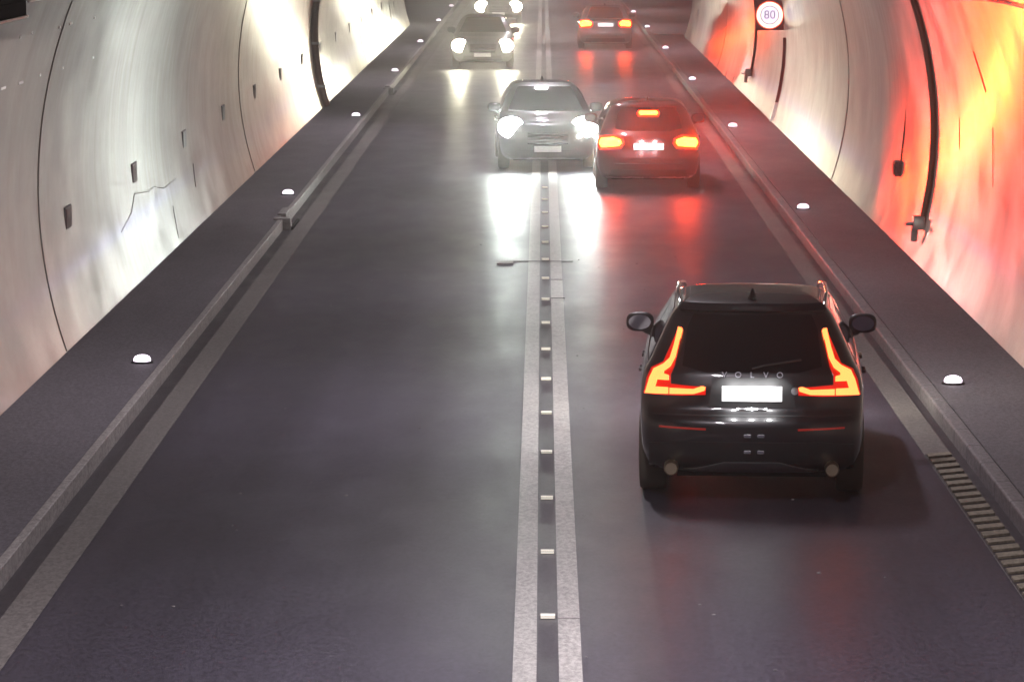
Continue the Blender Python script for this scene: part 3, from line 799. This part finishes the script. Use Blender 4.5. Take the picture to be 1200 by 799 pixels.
        if tail == 'brake':
            hb = patch('high_brake_lamp', [(-.20, 1.30), (-.17, 1.25), (.17, 1.25), (.20, 1.30), (.17, 1.345), (-.17, 1.345)], B.rear, bk, M['brake_rim'], root, .03)
            patch('lamp_core', [(-.165, 1.30), (-.14, 1.27), (.14, 1.27), (.165, 1.30), (.14, 1.328), (-.14, 1.328)], B.rear, bk, M['brake_on'], hb, .045, base=.01)
        zp = .755 if not sed else .80
        patch('rear_plate', [(-.27, zp-.055), (.27, zp-.055), (.27, zp+.06), (-.27, zp+.06)], B.rear, bk, M['plate'], root, .022)
        if tail != 'plain':
            for xl in (-.13, .13): spot('plate_fill', root, B.rear(xl, zp)+Vector((0, -.24, .16)), (R(50), 0, 0), 9 if tail == 'brake' else 3, (1, 1, 1), 90, .3, .02)  # added spots, clear of the body, that brighten the rear plate
        patch('bumper_trim', [(-.70, .25), (.70, .25), (.66, .37), (-.66, .37)], B.rear, bk, M['trim'], root, .008)
        patch('bumper_strip', [(-.62, .47), (.62, .47), (.62, .485), (-.62, .485)], B.rear, bk, M['chrome'], root, .010)
    return root

BRK, TLT = 1900, 140
HW1, HW4, HW5 = 260, 220, 330
suv = make_car(SUV, M['paint_black'], (1.72, 29.42, 0), R(-3.1), 'large black sport utility car driving away in the near right lane, roof rails', 'car', 'cars in the tunnel',
               head=(M["head_warm"], 200, (1, .95, .85), .12), name='parked_car' if False else 'suv_car')
red = make_car(HATCH, M['paint_red'], (1.81, 61.6, 0), 0, 'dark hatchback with glowing red brake lamps beside the dark oncoming car', 'car', 'cars in the tunnel', tail='brake', name='hatchback_car', head=(M["head_warm"], 100, (1, .95, .85), .12))
far = make_car(SEDAN, M['paint_grey'], (2.08, 119.9, 0), 0, 'grey saloon car driving away at the top of the right lane', 'car', 'cars in the tunnel', tail='lit', name='saloon_car')
onc = make_car(HATCH, M['paint_dark'], (.10-.14, 66.1+4.42, 0), R(180+1.8), 'dark oncoming car straddling the centre lines with dazzling bluish headlamps', 'car', 'cars in the tunnel', hzc=.80, head=(M['head_cool'], HW1, (.86, .95, 1), .36), name='oncoming_car')
sil = make_car(HATCH, M['paint_silver'], (-1.76, 106.1+4.42, 0), R(180), 'silver oncoming car with yellowish headlamps in the left lane', 'car', 'cars in the tunnel', hzc=.68, head=(M['head_warm'], HW4, (1, .95, .72), .28), name='oncoming_car')
las = make_car(SEDAN, M['paint_grey'], (-1.76, 144.8+4.62, 0), R(180), 'farthest oncoming car cut by the top edge, only its bright headlamps clear', 'car', 'cars in the tunnel', head=(M['head_warm'], HW5, (1, .95, .72), .28), name='oncoming_car')

# ----------------------------------------------------------------------- air
bm = bmesh.new(); box(bm, -13, 13, -24, 261, -1.4, 11.5)
hz = obj('haze', bm); hz['kind'] = 'stuff'
hm = bpy.data.materials.new('haze'); hm.use_nodes = True; nt = hm.node_tree; nt.nodes.clear()
ou = nt.nodes.new('ShaderNodeOutputMaterial'); pv = nt.nodes.new('ShaderNodeVolumePrincipled')
pv.inputs['Density'].default_value = .0033; pv.inputs['Anisotropy'].default_value = .9; pv.inputs['Color'].default_value = (.82, .80, .80, 1)
nt.links.new(pv.outputs[0], ou.inputs['Volume']); hz.data.materials.append(hm)

# --------------------------------------------------------------------- world
w = bpy.data.worlds.new('World'); S.world = w; w.use_nodes = True
nt = w.node_tree; bg = nt.nodes['Background']; sky = nt.nodes.new('ShaderNodeTexSky'); sky.sky_type = 'NISHITA'; sky.sun_disc = False
sky.sun_elevation = R(-4); sky.sun_rotation = R(200)
nt.links.new(sky.outputs[0], bg.inputs[0]); bg.inputs[1].default_value = .05

# -------------------------------------------------------------------- camera
cd = bpy.data.cameras.new('Camera'); cam = bpy.data.objects.new('Camera', cd); C.objects.link(cam)
cam.location = (0, 0, 4.963); cam.rotation_euler = (R(90-6.969), 0, R(.4827)); cd.lens = 36*4241.7/1200; cd.sensor_width = 36; cd.clip_end = 1000
S.camera = cam
S.render.engine = 'CYCLES'
S.cycles.max_bounces = 6; S.cycles.diffuse_bounces = 3; S.cycles.volume_bounces = 0
S.view_settings.view_transform = 'Standard'; S.view_settings.look = 'None'; S.view_settings.gamma = 1; S.view_settings.exposure = 0
